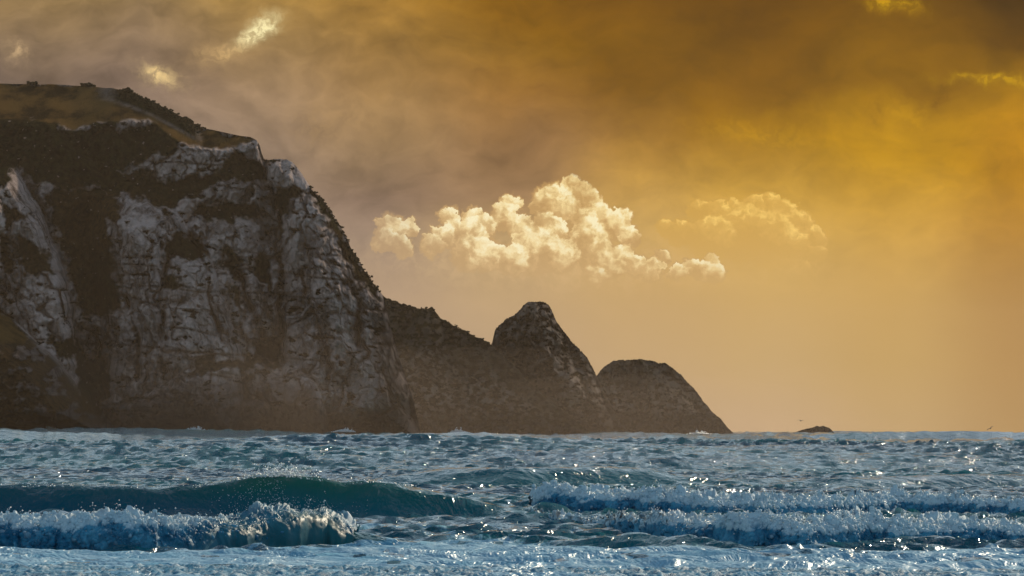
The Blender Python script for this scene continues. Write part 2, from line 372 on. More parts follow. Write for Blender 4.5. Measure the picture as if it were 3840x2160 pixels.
def relief(name, mat, sil, base, x0, x1, step, D, spec, seed=1, jag=1.0, jagw=([0], [1])):
    """a rock mass: columns run from below the water up the face, over the skyline and down the back"""
    cols = np.arange(x0, x1+step, step); nc = len(cols)
    top = tab(sil, cols)
    top0 = top; jg = jag*(0.9*fbm(cols/7, 0*cols, seed, 3, seed) + 0.9*ridged(cols/2.6, 0*cols, seed+3, 3, seed+1, 0.6) - 0.5)
    H = base - top0
    nr = int(max(H)/step)+2
    v = np.linspace(0, 1, nr)[:, None]
    px = np.repeat(cols[None], nr, 0); py = base - v*H[None] - v**9*np.clip(H/20, 0, 1)[None]*(jg*np.interp(cols, jagw[0], jagw[1]))[None]
    A = spec(px, py, v, seed)                         # dict of fields
    s_m = S*D
    kw = int(14/step); ker = np.hanning(2*kw+3)[1:-1]; ker /= ker.sum()
    def blur(a): return np.apply_along_axis(lambda r_: np.convolve(np.pad(r_, kw, 'edge'), ker, 'valid'), 1, a)
    A['cot'] = blur(blur(A['cot']))
    dz = np.repeat((H/nr*s_m)[None], nr, 0)
    Y = D + A['off'] + np.cumsum(dz*A['cot'], 0) + A.get('push', 0)
    sb = Y - D - A['off']; top_y = sb[-1]; kk = np.hanning(2*int(150/step)+3)[1:-1]; kk /= kk.sum()
    sm = np.convolve(np.pad(top_y, len(kk)//2, 'edge'), kk, 'valid'); Y = Y + (sm - top_y)[None]*v**1.55
    # rock relief, in metres of the place
    X = (px-512)*s_m; Z = (base-py)*s_m
    wv = A['rockamp']
    wxn = fbm(X/22, Z/30, 1.3, 5, seed+40, .6)*10
    R = -5.5*ridged((X+wxn)/34, Z/95, 0.3+seed, 3, seed+2, 0.5) 
    R += -3.0*ridged((X+wxn)/13, Z/34, 5.0, 3, seed+9, 0.55)
    f1, f2, c1, c1b = worley((X+wxn*0.8+0.22*Z)/8.0, (Z+0.10*X+wxn*.5)/13.5, seed+3); t1 = WX*8*(c1b-.5)*1.5 + WY*13.5*(c1-.5)*.5
    e1, e2, c2, c2b = worley((X+wxn*0.6-.2*Z)/2.9, (Z+0.25*X-wxn*.4)/4.4, seed+4); t2 = WX*2.9*(c2b-.5)*1.6 + WY*4.4*(c2-.5)*.8
    g1_, g2_, c3, c3b = worley((X-0.2*Z)/1.2, (Z+0.12*X)/1.3, seed+6)
    R += t1 + t2
    R += -3.6*(c1-0.5) - 1.3*(c2-0.5) - 0.55*(c3-0.5)
    cr = sstep(0.16, 0.0, f2-f1)*1.0; cr2 = sstep(0.14, 0.0, e2-e1)*0.8; cr3 = sstep(0.12, 0.0, g2_-g1_)*0.5
    R += 1.9*cr + 0.8*cr2 + 0.25*cr3
    # bedding: shallow steps that run nearly level along the face
    bed = (Z + 0.07*X + 2.2*fbm(X/40, Z/20, 2.0, 3, seed+8))/5.5
    bm = sstep(-0.15, 0.35, fbm(X/32, Z/16, 4.0, 3, seed+13)); bl = sstep(0.09, 0.0, np.minimum(bed % 1.0, 1-bed % 1.0))*bm
    bf = bed % 1.0; R += 0.9*(bf - 0.5)*bm + 1.1*bl
    R += 0.5*fbm(X/1.1, Z/0.9, 0.0, 3, seed+12, 0.6)
    V = 1.5*billow(X/4.2, Z/4.2, seed, 3, seed+20, 0.55) + 0.6*billow(X/1.3, Z/1.2, seed, 3, seed+22, 0.6)
    T = 0.3*fbm(X/14, Z/3, 0, 4, seed+30)
    veg = np.clip(A['veg'], 0, 1); turf = np.clip(A['turf'], 0, 1)
    soft = np.clip(veg+turf, 0, 1)
    Y = Y + R*wv*(1-0.85*soft)*(1-.85*turf) + 3.0*fbm(X/26, Z/30, 3, 3, seed+33)*soft - V*1.1*veg*(1-turf) + T*turf
    cmod = sstep(-.35, .35, fbm(X/9, Z/9, 7, 4, seed+60))
    crack = np.clip((cr*0.8 + cr2*0.45 + cr3*0.15)*cmod + 0.7*bl, 0, 1)*(1-soft)
    x, y, z = world(px, py, Y)
    at = dict(veg=veg, turf=turf, brown=np.clip(A['brown'], 0, 1), crack=crack, wet_shade=np.clip(A['wet_shade'], 0, 1))
    # the back: falls away behind the skyline
    nb = 14
    bx, by, bz = [], [], []
    for k in range(1, nb+1):
        t = k/nb
        ny = y[-1] + 160*t**1.3*np.clip((H*s_m)/60, .15, 1)
        nz = z[-1]*(1-t**1.8) - 6*t
        bx.append(x[-1]*ny/y[-1]*0 + x[-1] + 0.0*t); by.append(ny); bz.append(nz)
    x = np.vstack([x]+bx); y = np.vstack([y]+by); z = np.vstack([z]+bz)
    for k in at: at[k] = np.vstack([at[k]] + [at[k][-1:]]*nb)
    return mesh_obj(name, np.stack([x, y, z], -1).reshape(-1, 3), grid_faces(nr+nb, nc), mat, {k: a.ravel() for k, a in at.items()}), (px, py, Y, veg, turf)

K = 1024/2576
def k_(pts): return [(a*K, b*K) for a, b in pts]
SIL_MAIN = [(-420,60),(-200,74),(0,83.2),(40,84.3),(48,83.8),(60,84.5),(112,88),(128,92.5),(150,101),(165,108.5),(181,117),(192,123),(201,128.2)] + k_([
  (530,326),(600,341),(625,344),(642,352),(651,366),(655,385),(662,400),(672,403),(700,400),(722,402),(738,413),(752,430),(768,455),(785,480),(800,495),(812,505),(835,540),(855,570),
  (872,600),(882,625),(900,655),(915,680),(932,703),(945,722),(962,742),(975,790),(990,850),(1005,900),(1022,950),(1040,1000),(1050,1045),(1062,1095)])
BUTT_L = [(-500,130),(-60,150),(0,165),(15,165),(24,185),(30,195),(43,217),(52.5,243),(58,256),(61,263),(67.6,280),(72.6,300),(75.7,323),(81,351),(86,375),(94,394),(104,440),(-500,440)]
SPUR_D = [(-500,112),(-60,116),(25,117),(46,118.5),(59,132),(70,145),(78,152),(93,162),(100,175),(108,190),(80,215),(60,230),(30,200),(-500,180)]
SPUR_M = [(92,190),(113,190),(137.6,196),(152.6,201),(175,209.8),(184,221),(190,236),(200,248),(212,262),(225,300),(240,345),(246,368),(240,440),(110,440),(100,300),(84,240)]
FOOT_L = [(-500,290),(-80,300),(0,312),(14,319),(26,331),(38,342),(50,352),(62,364),(75,380),(90,398),(103,412),(112,422),(119,432),(122,446),(-500,446)]
LEDGE = [(172,378),(200,366),(240,361),(280,362),(300,368),(318,385),(330,420),(335,446),(120,446),(130,405)]
RBUTT = k_([(668,395),(740,400),(800,480),(880,600),(960,740),(1062,1110),(730,1110),(715,900),(722,700),(700,560),(672,470)])
MIDB = k_([(470,560),(560,545),(660,560),(700,640),(715,760),(700,900),(640,950),(520,930),(440,960),(400,900),(430,700)])
CRACKS = [k_([(662,400),(668,440),(690,500),(702,560),(697,620),(708,700),(700,760),(714,830),(700,900)]),
          k_([(560,640),(600,700),(625,760),(655,830),(660,880)]), k_([(760,690),(775,750),(800,800),(820,870),(830,960)]),
          k_([(860,620),(880,700),(905,780),(900,870)]), k_([(300,700),(330,780),(350,860),(345,960)]), k_([(240,840),(250,900),(262,980)]),
          k_([(480,600),(520,680),(530,760),(560,860)]), k_([(420,650),(400,740),(420,840),(410,930)])]
def line_d(px, py, pts):
    d = np.full(px.shape, 1e9)
    for (ax, ay), (bx, by) in zip(pts[:-1], pts[1:]):
        vx, vy = bx-ax, by-ay; t = np.clip(((px-ax)*vx+(py-ay)*vy)/(vx*vx+vy*vy), 0, 1)
        d = np.minimum(d, np.hypot(px-ax-t*vx, py-ay-t*vy))
    return d
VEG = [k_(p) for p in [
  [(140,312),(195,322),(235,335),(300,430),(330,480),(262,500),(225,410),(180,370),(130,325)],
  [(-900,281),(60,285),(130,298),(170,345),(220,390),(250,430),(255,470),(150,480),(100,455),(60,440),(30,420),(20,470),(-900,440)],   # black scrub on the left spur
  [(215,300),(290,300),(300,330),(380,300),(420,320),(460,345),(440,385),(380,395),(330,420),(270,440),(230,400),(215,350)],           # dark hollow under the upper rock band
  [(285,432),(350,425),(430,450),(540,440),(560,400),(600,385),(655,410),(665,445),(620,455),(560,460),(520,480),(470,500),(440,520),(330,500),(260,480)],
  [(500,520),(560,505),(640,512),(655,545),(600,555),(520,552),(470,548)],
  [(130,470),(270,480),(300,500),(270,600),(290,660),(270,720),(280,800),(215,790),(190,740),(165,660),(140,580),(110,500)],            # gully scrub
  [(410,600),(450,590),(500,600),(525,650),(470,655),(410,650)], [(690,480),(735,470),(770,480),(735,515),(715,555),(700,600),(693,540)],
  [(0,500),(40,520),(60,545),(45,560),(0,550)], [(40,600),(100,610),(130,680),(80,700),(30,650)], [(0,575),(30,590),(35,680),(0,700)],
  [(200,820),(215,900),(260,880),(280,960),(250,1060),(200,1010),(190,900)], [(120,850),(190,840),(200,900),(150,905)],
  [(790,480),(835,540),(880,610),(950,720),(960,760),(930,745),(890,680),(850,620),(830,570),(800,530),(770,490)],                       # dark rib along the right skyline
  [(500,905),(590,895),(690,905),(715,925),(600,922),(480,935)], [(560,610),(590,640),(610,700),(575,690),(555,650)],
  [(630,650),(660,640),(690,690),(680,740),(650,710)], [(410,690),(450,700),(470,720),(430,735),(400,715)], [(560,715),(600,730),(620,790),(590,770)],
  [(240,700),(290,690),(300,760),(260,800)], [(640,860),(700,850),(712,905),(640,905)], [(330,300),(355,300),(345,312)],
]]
BROWN = [k_(p) for p in [[(800,560),(840,570),(900,660),(940,760),(915,790),(880,700),(840,640),(810,600)], [(140,480),(270,470),(400,500),(420,540),(300,560),(280,640),(160,620)],
  [(420,370),(520,380),(540,420),(440,410)], [(280,760),(320,740),(330,960),(290,1000)], [(0,860),(140,900),(200,1000),(260,1075),(0,1090)]]]
TURF = [k_(p) for p in [
  [(-900,190),(280,215),(340,235),(400,262),(505,322),(600,340),(640,352),(560,372),(520,378),(440,350),(420,330),(370,300),(300,300),(240,305),(190,325),(150,312),(80,300),(-900,292)],
  [(0,785),(30,800),(70,850),(60,865),(0,860)]]]
def veg_noise(X, Y_, seed, th=0.25):
    return sstep(th, th+0.22, fbm(X/10, Y_/7, 0, 5, seed+50, 0.6))
def spec_main(px, py, v, seed):
    A = {}
    wob = fbm(px/25, py/25, 0, 4, 3)*6
    def inside(poly, w): 
        d = seg_dist(px+wob*0.6, py+wob*0.4, poly); return np.sqrt(np.clip(d/w, 0, 1)), d
    off = np.zeros(px.shape)
    i1, d1 = inside(BUTT_L, 16); i2, _ = inside(SPUR_D, 9); i3, _ = inside(SPUR_M, 46); i4, d4 = inside(FOOT_L, 34); i5, _ = inside(LEDGE, 30)
    i6, _ = inside(RBUTT, 34); i7, _ = inside(MIDB, 26)
    off += -50*i1 - 7*i2*(1-i1) - 34*i3 - 70*i4 - 20*i5*(1-i3*0.3) - 20*i6 - 12*i7
    for c in CRACKS:
        d = line_d(px+wob*0.5, py, c); d = np.abs(d + .35*wob); cm_ = .35+.9*sstep(-.25, .45, fbm(px/11, py/17, c[0][0], 4, 93)); off += cm_*(8*np.exp(-(d/1.6)**2) + 5*np.exp(-(d/6.0)**2))
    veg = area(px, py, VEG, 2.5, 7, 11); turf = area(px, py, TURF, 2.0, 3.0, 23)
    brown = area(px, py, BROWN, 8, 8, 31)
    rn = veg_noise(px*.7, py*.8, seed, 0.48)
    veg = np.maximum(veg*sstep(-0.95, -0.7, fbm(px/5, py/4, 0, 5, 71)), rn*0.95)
    # skyline scrub on the far slope of the hill top
    sky_d = py - tab(SIL_MAIN, px)
    scr = sstep(90, 120, px)*sstep(204, 192, px)*sstep(16+0*px, 9+0*px, sky_d*sstep(0, 1, np.ones_like(px)) + (px-90)*-0.02 )
    turf = turf*(1-scr); veg = np.maximum(veg, scr)
    foot = sstep(-2, 6, d4); lowrock = sstep(365, 415, py + wob)
    veg = np.maximum(veg, foot*0.9*sstep(-0.35, 0.05, fbm(px/16, py/12, 0, 4, 88)))*sstep(436, 412, py)
    brown = np.maximum(brown, foot*0.8); brown = np.maximum(brown, 0.35*sstep(170, 210, py)*sstep(300, 260, py)*sstep(200, 120, px))
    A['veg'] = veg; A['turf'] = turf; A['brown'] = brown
    A['wet_shade'] = np.clip(sstep(402, 424, py + wob) + 0.75*sstep(.1,.5,i5)*sstep(372, 392, py+wob) + 0.85*foot + 0.85*sstep(352,392,px+wob)*sstep(250,330,py), 0, 1)  # damp rock near the sea, plus shade put into the right flank's colour
    A['off'] = off; A['cot'] = 0.16 + 0.75*veg + 3.0*scr + 4.2*turf*sstep(190, 150, py) + 0.8*turf
    A['rockamp'] = 1.0 - 0.55*sstep(400, 430, py); A['push'] = 0
    return A
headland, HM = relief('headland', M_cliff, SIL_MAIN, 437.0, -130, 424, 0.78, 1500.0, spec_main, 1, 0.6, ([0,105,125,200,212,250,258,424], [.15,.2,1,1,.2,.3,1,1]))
tag(headland, 'high limestone headland with pale cliff faces, dark scrub ledges and tawny turf on top', kind='structure')

def spec_simple(D_poly, veg_top=0.0, green=0.0, rock=1.0, vth=0.02, cot=0.3):
    def f(px, py, v, seed):
        A = {}; wob = fbm(px/25, py/25, 0, 4, seed+3)*6
        off = np.zeros(px.shape)
        for poly, o, w in D_poly: off += -o*np.sqrt(np.clip(seg_dist(px+wob*.5, py+wob*.5, poly)/w, 0, 1))
        veg = np.maximum(veg_noise(px*1.3, py*1.3, seed, vth), veg_top*sstep(0.45, 0.8, v + wob*0.02))
        A['veg'] = veg; A['turf'] = green*sstep(0.88, 0.97, v)*sstep(-.3, .1, wob/6); A['brown'] = 0.5*np.ones(px.shape)*sstep(-.3,.3,fbm(px/20,py/20,0,3,seed+5))
        A['wet_shade'] = sstep(400, 424, py + wob); A['off'] = off; A['cot'] = cot + 0.6*veg; A['rockamp'] = rock*(0.9-0.3*sstep(405, 430, py))
        return A
    return f
SIL_SAD = k_([(700,700),(850,720),(960,742),(975,752),(1000,762),(1040,775),(1060,778),(1088,776),(1095,785),(1110,802),(1130,812),(1150,826),(1172,832),(1195,848),(1212,852),(1236,868),(1252,885),(1290,915),(1330,960),(1390,1010),(1450,1060),(1500,1100)])
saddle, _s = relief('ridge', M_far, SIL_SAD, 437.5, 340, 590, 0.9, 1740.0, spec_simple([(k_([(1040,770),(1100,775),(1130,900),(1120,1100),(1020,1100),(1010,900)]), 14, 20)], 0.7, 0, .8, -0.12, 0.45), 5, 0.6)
tag(saddle, 'low dark scrubby saddle ridge linking the tall headland to the pointed pinnacle', kind='structure')
SIL_PIN = k_([(1120,1100),(1180,1010),(1215,930),(1236,872),(1240,858),(1246,828),(1260,818),(1276,801),(1290,797),(1309,781),(1318,769),(1330,762),(1350,759),(1372,762),(1382,772),(1392,790),(1400,808),(1412,828),(1425,843),(1440,860),(1446,868),(1455,876),(1466,888),(1478,902),(1490,924),(1502,945),(1520,985),(1545,1030),(1580,1100)])
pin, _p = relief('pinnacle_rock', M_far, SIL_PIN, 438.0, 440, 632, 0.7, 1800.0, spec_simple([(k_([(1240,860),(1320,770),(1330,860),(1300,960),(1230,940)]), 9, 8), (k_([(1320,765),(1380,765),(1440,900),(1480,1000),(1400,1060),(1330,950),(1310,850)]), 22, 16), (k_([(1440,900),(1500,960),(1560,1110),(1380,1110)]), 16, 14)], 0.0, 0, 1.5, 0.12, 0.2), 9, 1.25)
tag(pin, 'pointed pinnacle of layered rock rising between the saddle ridge and the rounded end rock', 'pinnacle')
SIL_DOME = k_([(1410,1100),(1450,1030),(1480,975),(1503,945),(1514,930),(1530,917),(1545,910),(1560,907),(1612,905),(1640,909),(1655,914),(1672,913),(1690,925),(1703,935),(1716,945),(1730,962),(1745,975),(1758,992),(1770,1010),(1782,1022),(1790,1035),(1806,1048),(1820,1060),(1830,1074),(1845,1088),(1856,1104)])
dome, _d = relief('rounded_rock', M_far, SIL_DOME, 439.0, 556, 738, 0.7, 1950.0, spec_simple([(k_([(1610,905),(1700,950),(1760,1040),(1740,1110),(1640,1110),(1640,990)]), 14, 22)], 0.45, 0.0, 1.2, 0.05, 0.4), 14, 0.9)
tag(dome, 'rounded dark rock dome at the seaward end of the headland', 'sea rock')
SIL_ISL = k_([(1975,1101),(2000,1093),(2012,1088),(2030,1083),(2045,1080),(2056,1076),(2064,1077),(2072,1075),(2079,1078),(2088,1080),(2094,1086),(2100,1093),(2112,1102)])
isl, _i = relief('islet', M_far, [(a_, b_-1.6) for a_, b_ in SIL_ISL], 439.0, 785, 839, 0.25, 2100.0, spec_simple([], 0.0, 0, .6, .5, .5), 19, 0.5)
tag(isl, 'small low dark islet alone on the horizon right of the headland', 'islet')

# ------------------------------------------------------------------ scrub on the skylines
m, G, p, out = material('scrub_leaves'); pos = G.n('ShaderNodeTexCoord').outputs['Object']
G.put(p.inputs['Base Color'], G.mix(G.rng(G.noise(pos, 1.4, 5, .6), .35, .65), (0.012, 0.012, 0.006, 1), (0.05, 0.04, 0.018, 1))); p.inputs['Roughness'].default_value = 1; p.inputs['Specular IOR Level'].default_value = .1
M_scrub = m
IV, IF = ico(1)
def bush_mesh(rad, n, rnd):
    vs, fs = [], []; k = 0
    for _ in range(n):
        c = rnd.normal(size=3)*rad*0.45; c[2] = abs(c[2])*0.8
        r = rad*rnd.uniform(.35, .6)
        v = IV*r*(1+0.35*rnd.normal(size=(len(IV), 1))*0.6)*np.array([1, 1, .8]) + c
        vs.append(v); fs.append(IF+k); k += len(v)
    return np.vstack(vs), np.vstack(fs)
rnd = np.random.RandomState(3)
def skyline_point(sil, px, D): 
    py = float(tab(sil, px)); x, y, z = world(px, py, D); return np.array([x, y, z])
def scrub(name, sil, HMx, spans, D, n, size, label):
    vs, fs = [], []; k = 0
    pxg, pyg, Yg = HMx[0], HMx[1], HMx[2]
    for _ in range(n):
        a, b = spans[rnd.randint(len(spans))]; px = rnd.uniform(a, b)
        j = int(np.argmin(np.abs(pxg[0]-px))); i = pxg.shape[0]-1-int(abs(rnd.normal())*5)
        x, y, z = world(pxg[i, j], pyg[i, j], Yg[i, j])
        v, f = bush_mesh(size*rnd.uniform(.5, 1.3), 4, rnd); vs.append(v+np.array([x, y-0.3, z-0.2*size])); fs.append(f+k); k += len(v)
    return tag(mesh_obj(name, np.vstack(vs), np.vstack(fs), M_scrub, smooth=False), label, kind='stuff')
scrub('scrub', SIL_MAIN, HM, [(118, 204), (118, 204), (308, 380)], 1500, 330, 0.5, 'dark wind clipped scrub along the skyline of the headland')
scrub('scrub', SIL_SAD, _s, [(386, 440), (440, 490)], 1740, 150, 0.5, 'dark low scrub along the crest of the saddle ridge')
bv, bf_ = bush_mesh(1.0, 9, rnd)
bush_me = None
for px, r, lab in [(31, 1.0, 'small lone bush on the bare left part of the hill top skyline'), (84, 1.1, 'left of two neighbouring dark bushes on the hill top skyline'), (88.5, 1.0, 'right of two neighbouring dark bushes on the hill top skyline'), (127, 1.3, 'dark bush standing proud where the hill top starts to fall away')]:
    j = int(np.argmin(np.abs(HM[0][0]-px))); q = world(HM[0][-1, j], HM[1][-1, j], HM[2][-1, j])
    if bush_me is None:
        b = mesh_obj('bush', bv, bf_, M_scrub, smooth=False); bush_me = b
    else: b = bush_me.copy(); COL.objects.link(b)
    b.location = (q[0], q[1], q[2]+0.1*r); b.scale = (1.2*r, r, r); b.rotation_euler = (0, 0, px)
    tag(b, lab, 'bush', 'bushes on the hill top skyline')

# ------------------------------------------------------------------ sea
def dist_of(py, px=512.0): return CAMZ/(S*(py-horizon(px)))
W1_base = [(-200,513),(0,514),(240,516.5),(420,517.5),(640,518.5)]
W1_crest = [(-200,486),(0,488),(40,487),(120,487.5),(160,489.5),(200,488),(245,480.5),(280,478),(315,481),(345,486),(368,483.5),(400,487),(470,488),(560,491),(640,496)]
W1_amp = [(-300,1),(390,1),(440,.7),(500,.35),(570,0)]
W2_base = [(-200,549),(0,549),(150,550.5),(230,548),(330,545),(400,546)]
W2_crest = [(-200,520),(0,520),(20,518.5),(45,521),(90,520),(130,516),(190,519),(230,515),(280,513.5),(325,513),(345,520),(370,530),(400,541)]
W2_amp = [(-300,1),(330,1),(352,.6),(385,.2),(410,0)]
R1_base = [(520,513.5),(560,514),(640,515.5),(700,517),(760,518),(830,517),(900,514),(1024,518),(1300,518)]
R1_crest = [(520,492),(540,487),(555,485.5),(580,491),(620,493),(660,496),(700,499),(760,501),(850,500),(905,497),(960,499),(1024,503),(1300,505)]
R1_amp = [(524,0),(556,.85),(600,1),(1400,1)]
R2_base = [(520,517),(535,518),(562,525),(603,529),(623,535),(650,541),(667,544),(736,547),(805,549.5),(861,547),(930,545),(1024,544),(1300,544)]
R2_crest = [(520,514),(540,513),(580,515.5),(600,519),(625,512.5),(650,513),(667,514.5),(736,518),(791,520.5),(830,522),(875,518.5),(902,524),(940,522),(986,520.5),(1024,527),(1300,526)]
R2_amp = [(520,0),(560,.6),(620,1),(1400,1)]
SW_base = [(300,485),(420,485),(520,486),(640,486),(760,486.5),(860,487.5),(1024,487),(1300,487)]
SW_crest = [(300,484),(380,476),(440,470.5),(520,470),(600,469),(640,471),(680,475),(760,476),(860,477),(950,474),(1024,474),(1300,474)]
SW_amp = [(330,0),(400,.7),(450,1),(650,1),(720,.5),(800,.5),(900,.8),(1300,.8)]
def crest_geo(base, crest, px, lead):
    d = dist_of(tab(base, px), px) + lead
    return d, CAMZ - S*(tab(crest, px)-horizon(px))*d
fan = np.linspace(-6.2, 6.2, 480)
side = 6.2 + np.cumsum(np.geomspace(0.08, 8, 14))
ang = np.radians(np.concatenate([-side[::-1], fan, side]))
r1 = np.linspace(30, 90, 24)[:-1]; r2 = np.concatenate([np.arange(90, 130, .2), np.arange(130, 300, 0.4)]); r3 = np.arange(300, 700, 0.7); r4 = np.geomspace(700, 5200, 150)
yy = np.concatenate([r1, r2, r3, r4]); nr, nc = len(yy), len(ang)
YY = np.repeat(yy[:, None], nc, 1); XX = YY*np.tan(ang)[None]
px = 512 + XX/(YY*S); pxc = np.clip(px, -200, 1290)
Zs = np.zeros_like(XX)
rs2 = np.random.RandomState(21)
amp_c = tab([(30,.35),(95,.4),(125,.6),(170,.6),(260,.5),(400,.6),(700,1.1),(5200,1.5)], YY)
wob_x = 2.5*fbm(XX/30, YY/40, 0, 3, 60)
for k in range(60):
    lam = 10**rs2.uniform(math.log10(0.45), math.log10(4.2)); th = rs2.normal(0.35, 0.55); kk = 2*math.pi/lam
    a = 0.028*lam**0.5
    ph = kk*(np.sin(th)*(XX+wob_x) + np.cos(th)*(YY+0.6*wob_x)) + rs2.uniform(0, 6.28)
    # resolve only what the sheet can carry at that distance
    if lam < 2.2: a = a*np.clip(1-(YY-600)/600, 0.35, 1)
    s_ = np.sin(ph); Zs += a*(s_ + 0.35*(s_*s_-0.5)*2)*amp_c
gust = 1+0.5*fbm(XX/35, YY/60, 0, 3, 61); Zs *= np.clip(gust, .35, 1.7)*0.62
# outer swells standing nearly at eye height
sw = 0
for lam, a, th, ph0 in [(72, .62, .06, .4), (47, .34, -.10, 2.0), (110, .5, .03, 4.1)]:
    ph = 2*math.pi/lam*(XX*math.sin(th)+YY*math.cos(th)) + ph0 + 1.8*fbm(XX/130, YY/130, 0, 2, 62)
    sw = sw + a*(np.exp(1.2*(np.sin(ph)-1))*1.6-0.55)
grp = 0.72+0.5*fbm(XX/60, YY/220, 0, 3, 63)
Zs += sw*grp*sstep(270, 430, YY)*1.55*tab([(0,1),(700,1),(800,1.15),(1024,1.35),(1300,1.35)], pxc)
# nearer swell and the breaking waves
foam = np.zeros_like(XX); green = np.zeros_like(XX); glassy = np.zeros_like(XX)
def add_wave(base, crest, amp, wf, wb, lead, trough=0.12, body=1.0):
    global Zs
    d, h = crest_geo(base, crest, pxc, lead); A_ = tab(amp, pxc)
    t = YY - d - 0.25*fbm(XX/3.0, 0*XX, 1, 3, 64)
    fc = 1-sstep(0, wf*1.75, -t)
    prof = np.where(t < 0, fc, np.exp(-np.abs(t/wb)**1.5))
    damp = 1-0.75*np.exp(-(t/ (wf*1.6))**2)*A_
    Zs = Zs*damp + body*h*A_*prof - trough*h*A_*np.exp(-((t+2.6*wf)/(1.4*wf))**2)
    return t, A_, prof, h
t, A_, pr, h = add_wave(SW_base, SW_crest, SW_amp, 2.6, 16.0, 5.0, .3, body=1.15)
glassy = np.maximum(glassy, .35*A_*(t < .3)*sstep(-6, -4, t))
t, A_, pr, h = add_wave(W1_base, W1_crest, W1_amp, 1.25, 6.0, 2.2, .2, body=1.12)
glassy = np.maximum(glassy, A_*(t < .3)*sstep(-4.0, -2.0, t)*tab([(0,.8),(230,.8),(260,1),(350,1),(430,.2),(480,0)], pxc))
gm = A_*sstep(0.25, .95, pr)*(t < 2)*tab([(-200,.15),(120,.35),(215,.55),(260,1),(330,1),(380,.7),(480,.35),(600,0)], pxc); green = np.maximum(green, gm)
foam = np.maximum(foam, 0.7*tab([(-200,.2),(0,.7),(70,.6),(100,0),(225,0),(250,1),(315,1),(335,0),(350,.3),(366,1),(385,.8),(400,0)], pxc)*np.exp(-((t-0.5)/0.7)**2)*sstep(-.2, .3, fbm(XX/.6, YY/.9, 0, 3, 65)))
t, A_, pr, h = add_wave(W2_base, W2_crest, W2_amp, 0.9, 4.5, 2.3, body=.8)
green = np.maximum(green, A_*sstep(.3, .9, pr)*sstep(190, 240, pxc)*0.9)
foam = np.maximum(foam, A_*sstep(-0.5, .6, t)*np.exp(-np.clip(t, 0, 99)/3.5)*0.8)
t, A_, pr, h = add_wave(R1_base, R1_crest, R1_amp, 1.2, 6.0, 3.2, body=.72)
foam = np.maximum(foam, 0.4*A_*sstep(600, 700, pxc)*(t > 0)*np.exp(-np.clip(t, 0, 99)/1.5))
t, A_, pr, h = add_wave(R2_base, R2_crest, R2_amp, 0.9, 4.5, 2.5, body=.62)
foam = np.maximum(foam, 0.6*A_*(t > 0)*np.exp(-np.clip(t, 0, 99)/2.0))
# the sheet of spent foam inshore, its edge following the breakers, and streaks seaward of it
pyl = horizon(px) + CAMZ/(S*YY)
edge_py = tab([(-200,551),(0,551),(150,552),(250,550),(330,549),(380,546),(440,541),(520,543),(600,547),(700,551),(830,553),(950,551),(1300,551)], pxc)
film = sstep(-3.0, 2.5, pyl - edge_py + 2.2*fbm(XX/2.2, YY/5, 0, 4, 66))
holes = sstep(0.40, 0.62, fbm(XX/0.9, YY/2.6, 0, 5, 67) + 0.1*fbm(XX/6, YY/9, 0, 2, 70))
foam = np.maximum(foam, film*(0.93-0.85*holes))
strk = sstep(.15, .5, ridged(XX/3.2+0.15*YY, YY/2.8, 0, 4, 68)*0.5 + 0.3*fbm(XX/5, YY/9, 0, 3, 69) - 0.25)
smask = tab([(250,0),(330,.7),(420,.7),(540,.55),(620,.2),(700,0)], pxc)*sstep(520, 531, pyl)
foam = np.maximum(foam, strk*smask*0.85)
Zs = np.where(film > .5, Zs*0.55, Zs)
Zs = Zs*sstep(30, 80, YY)

# the highest crests reach about eye height
lim = CAMZ - .35; Zs = np.where(Zs > lim, lim + .5*np.tanh((Zs-lim)/.5), Zs)

m, G, p, out = material('sea_water'); M_sea = m
pos = G.n('ShaderNodeTexCoord').outputs['Object']
chop1 = G.noise(G.v('MULTIPLY', pos, (1, .55, 1)), 1.1, 4, .6, 0.6)
chop2 = G.noise(G.v('MULTIPLY', pos, (1, .6, 1)), 4.5, 4, .6, 0.4)
far_ = G.noise(G.v('MULTIPLY', pos, (1, .35, 1)), 0.35, 5, .6, 0.8)
nb1 = bump(G, far_, 0.9, 0.8); nb2 = bump(G, chop1, 0.32, 0.85, nb1); nb3 = bump(G, chop2, 0.045, 0.8, nb2)
fo = G.attr('foam')
fn = G.noise(G.v('MULTIPLY', pos, (1, .45, 1)), 3.2, 7, .68)
fm = G.rng(G.m('ADD', fo, G.m('MULTIPLY', G.m('SUBTRACT', fn, 0.5), 1.2)), 0.34, 0.60)
fm = G.m('MULTIPLY', fm, G.rng(fo, 0.02, 0.2))
deep = G.mix(G.rng(G.noise(pos, .02, 3), .4, .6), (0.000, 0.080, 0.135, 1), (0.000, 0.145, 0.175, 1))
body = G.mix(G.attr('green'), deep, (0.000, 0.120, 0.085, 1))  # greener thin crests: backlit glow put into the body colour
foamc = G.mix(G.rng(G.noise(G.v('MULTIPLY', pos, (1, .5, 1)), .6, 5, .6), .35, .65), (0.14, 0.42, 0.64, 1), (0.34, 0.60, 0.78, 1))
G.put(p.inputs['Base Color'], G.mix(fm, body, foamc))
G.put(p.inputs['Roughness'], G.m('MULTIPLY_ADD', fm, 0.35, 0.10)); p.inputs['IOR'].default_value = 1.33
p.inputs['Specular Tint'].default_value = (0.27, 0.78, 0.95, 1); nm = G.n('ShaderNodeMix', data_type='VECTOR'); G.put(nm.inputs[0], G.m('MULTIPLY', G.attr('glassy'), .5)); G.put(nm.inputs[4], nb3)
G.put(nm.inputs[5], G.n('ShaderNodeNewGeometry').outputs['Normal']); G.put(p.inputs['Normal'], nm.outputs[1])
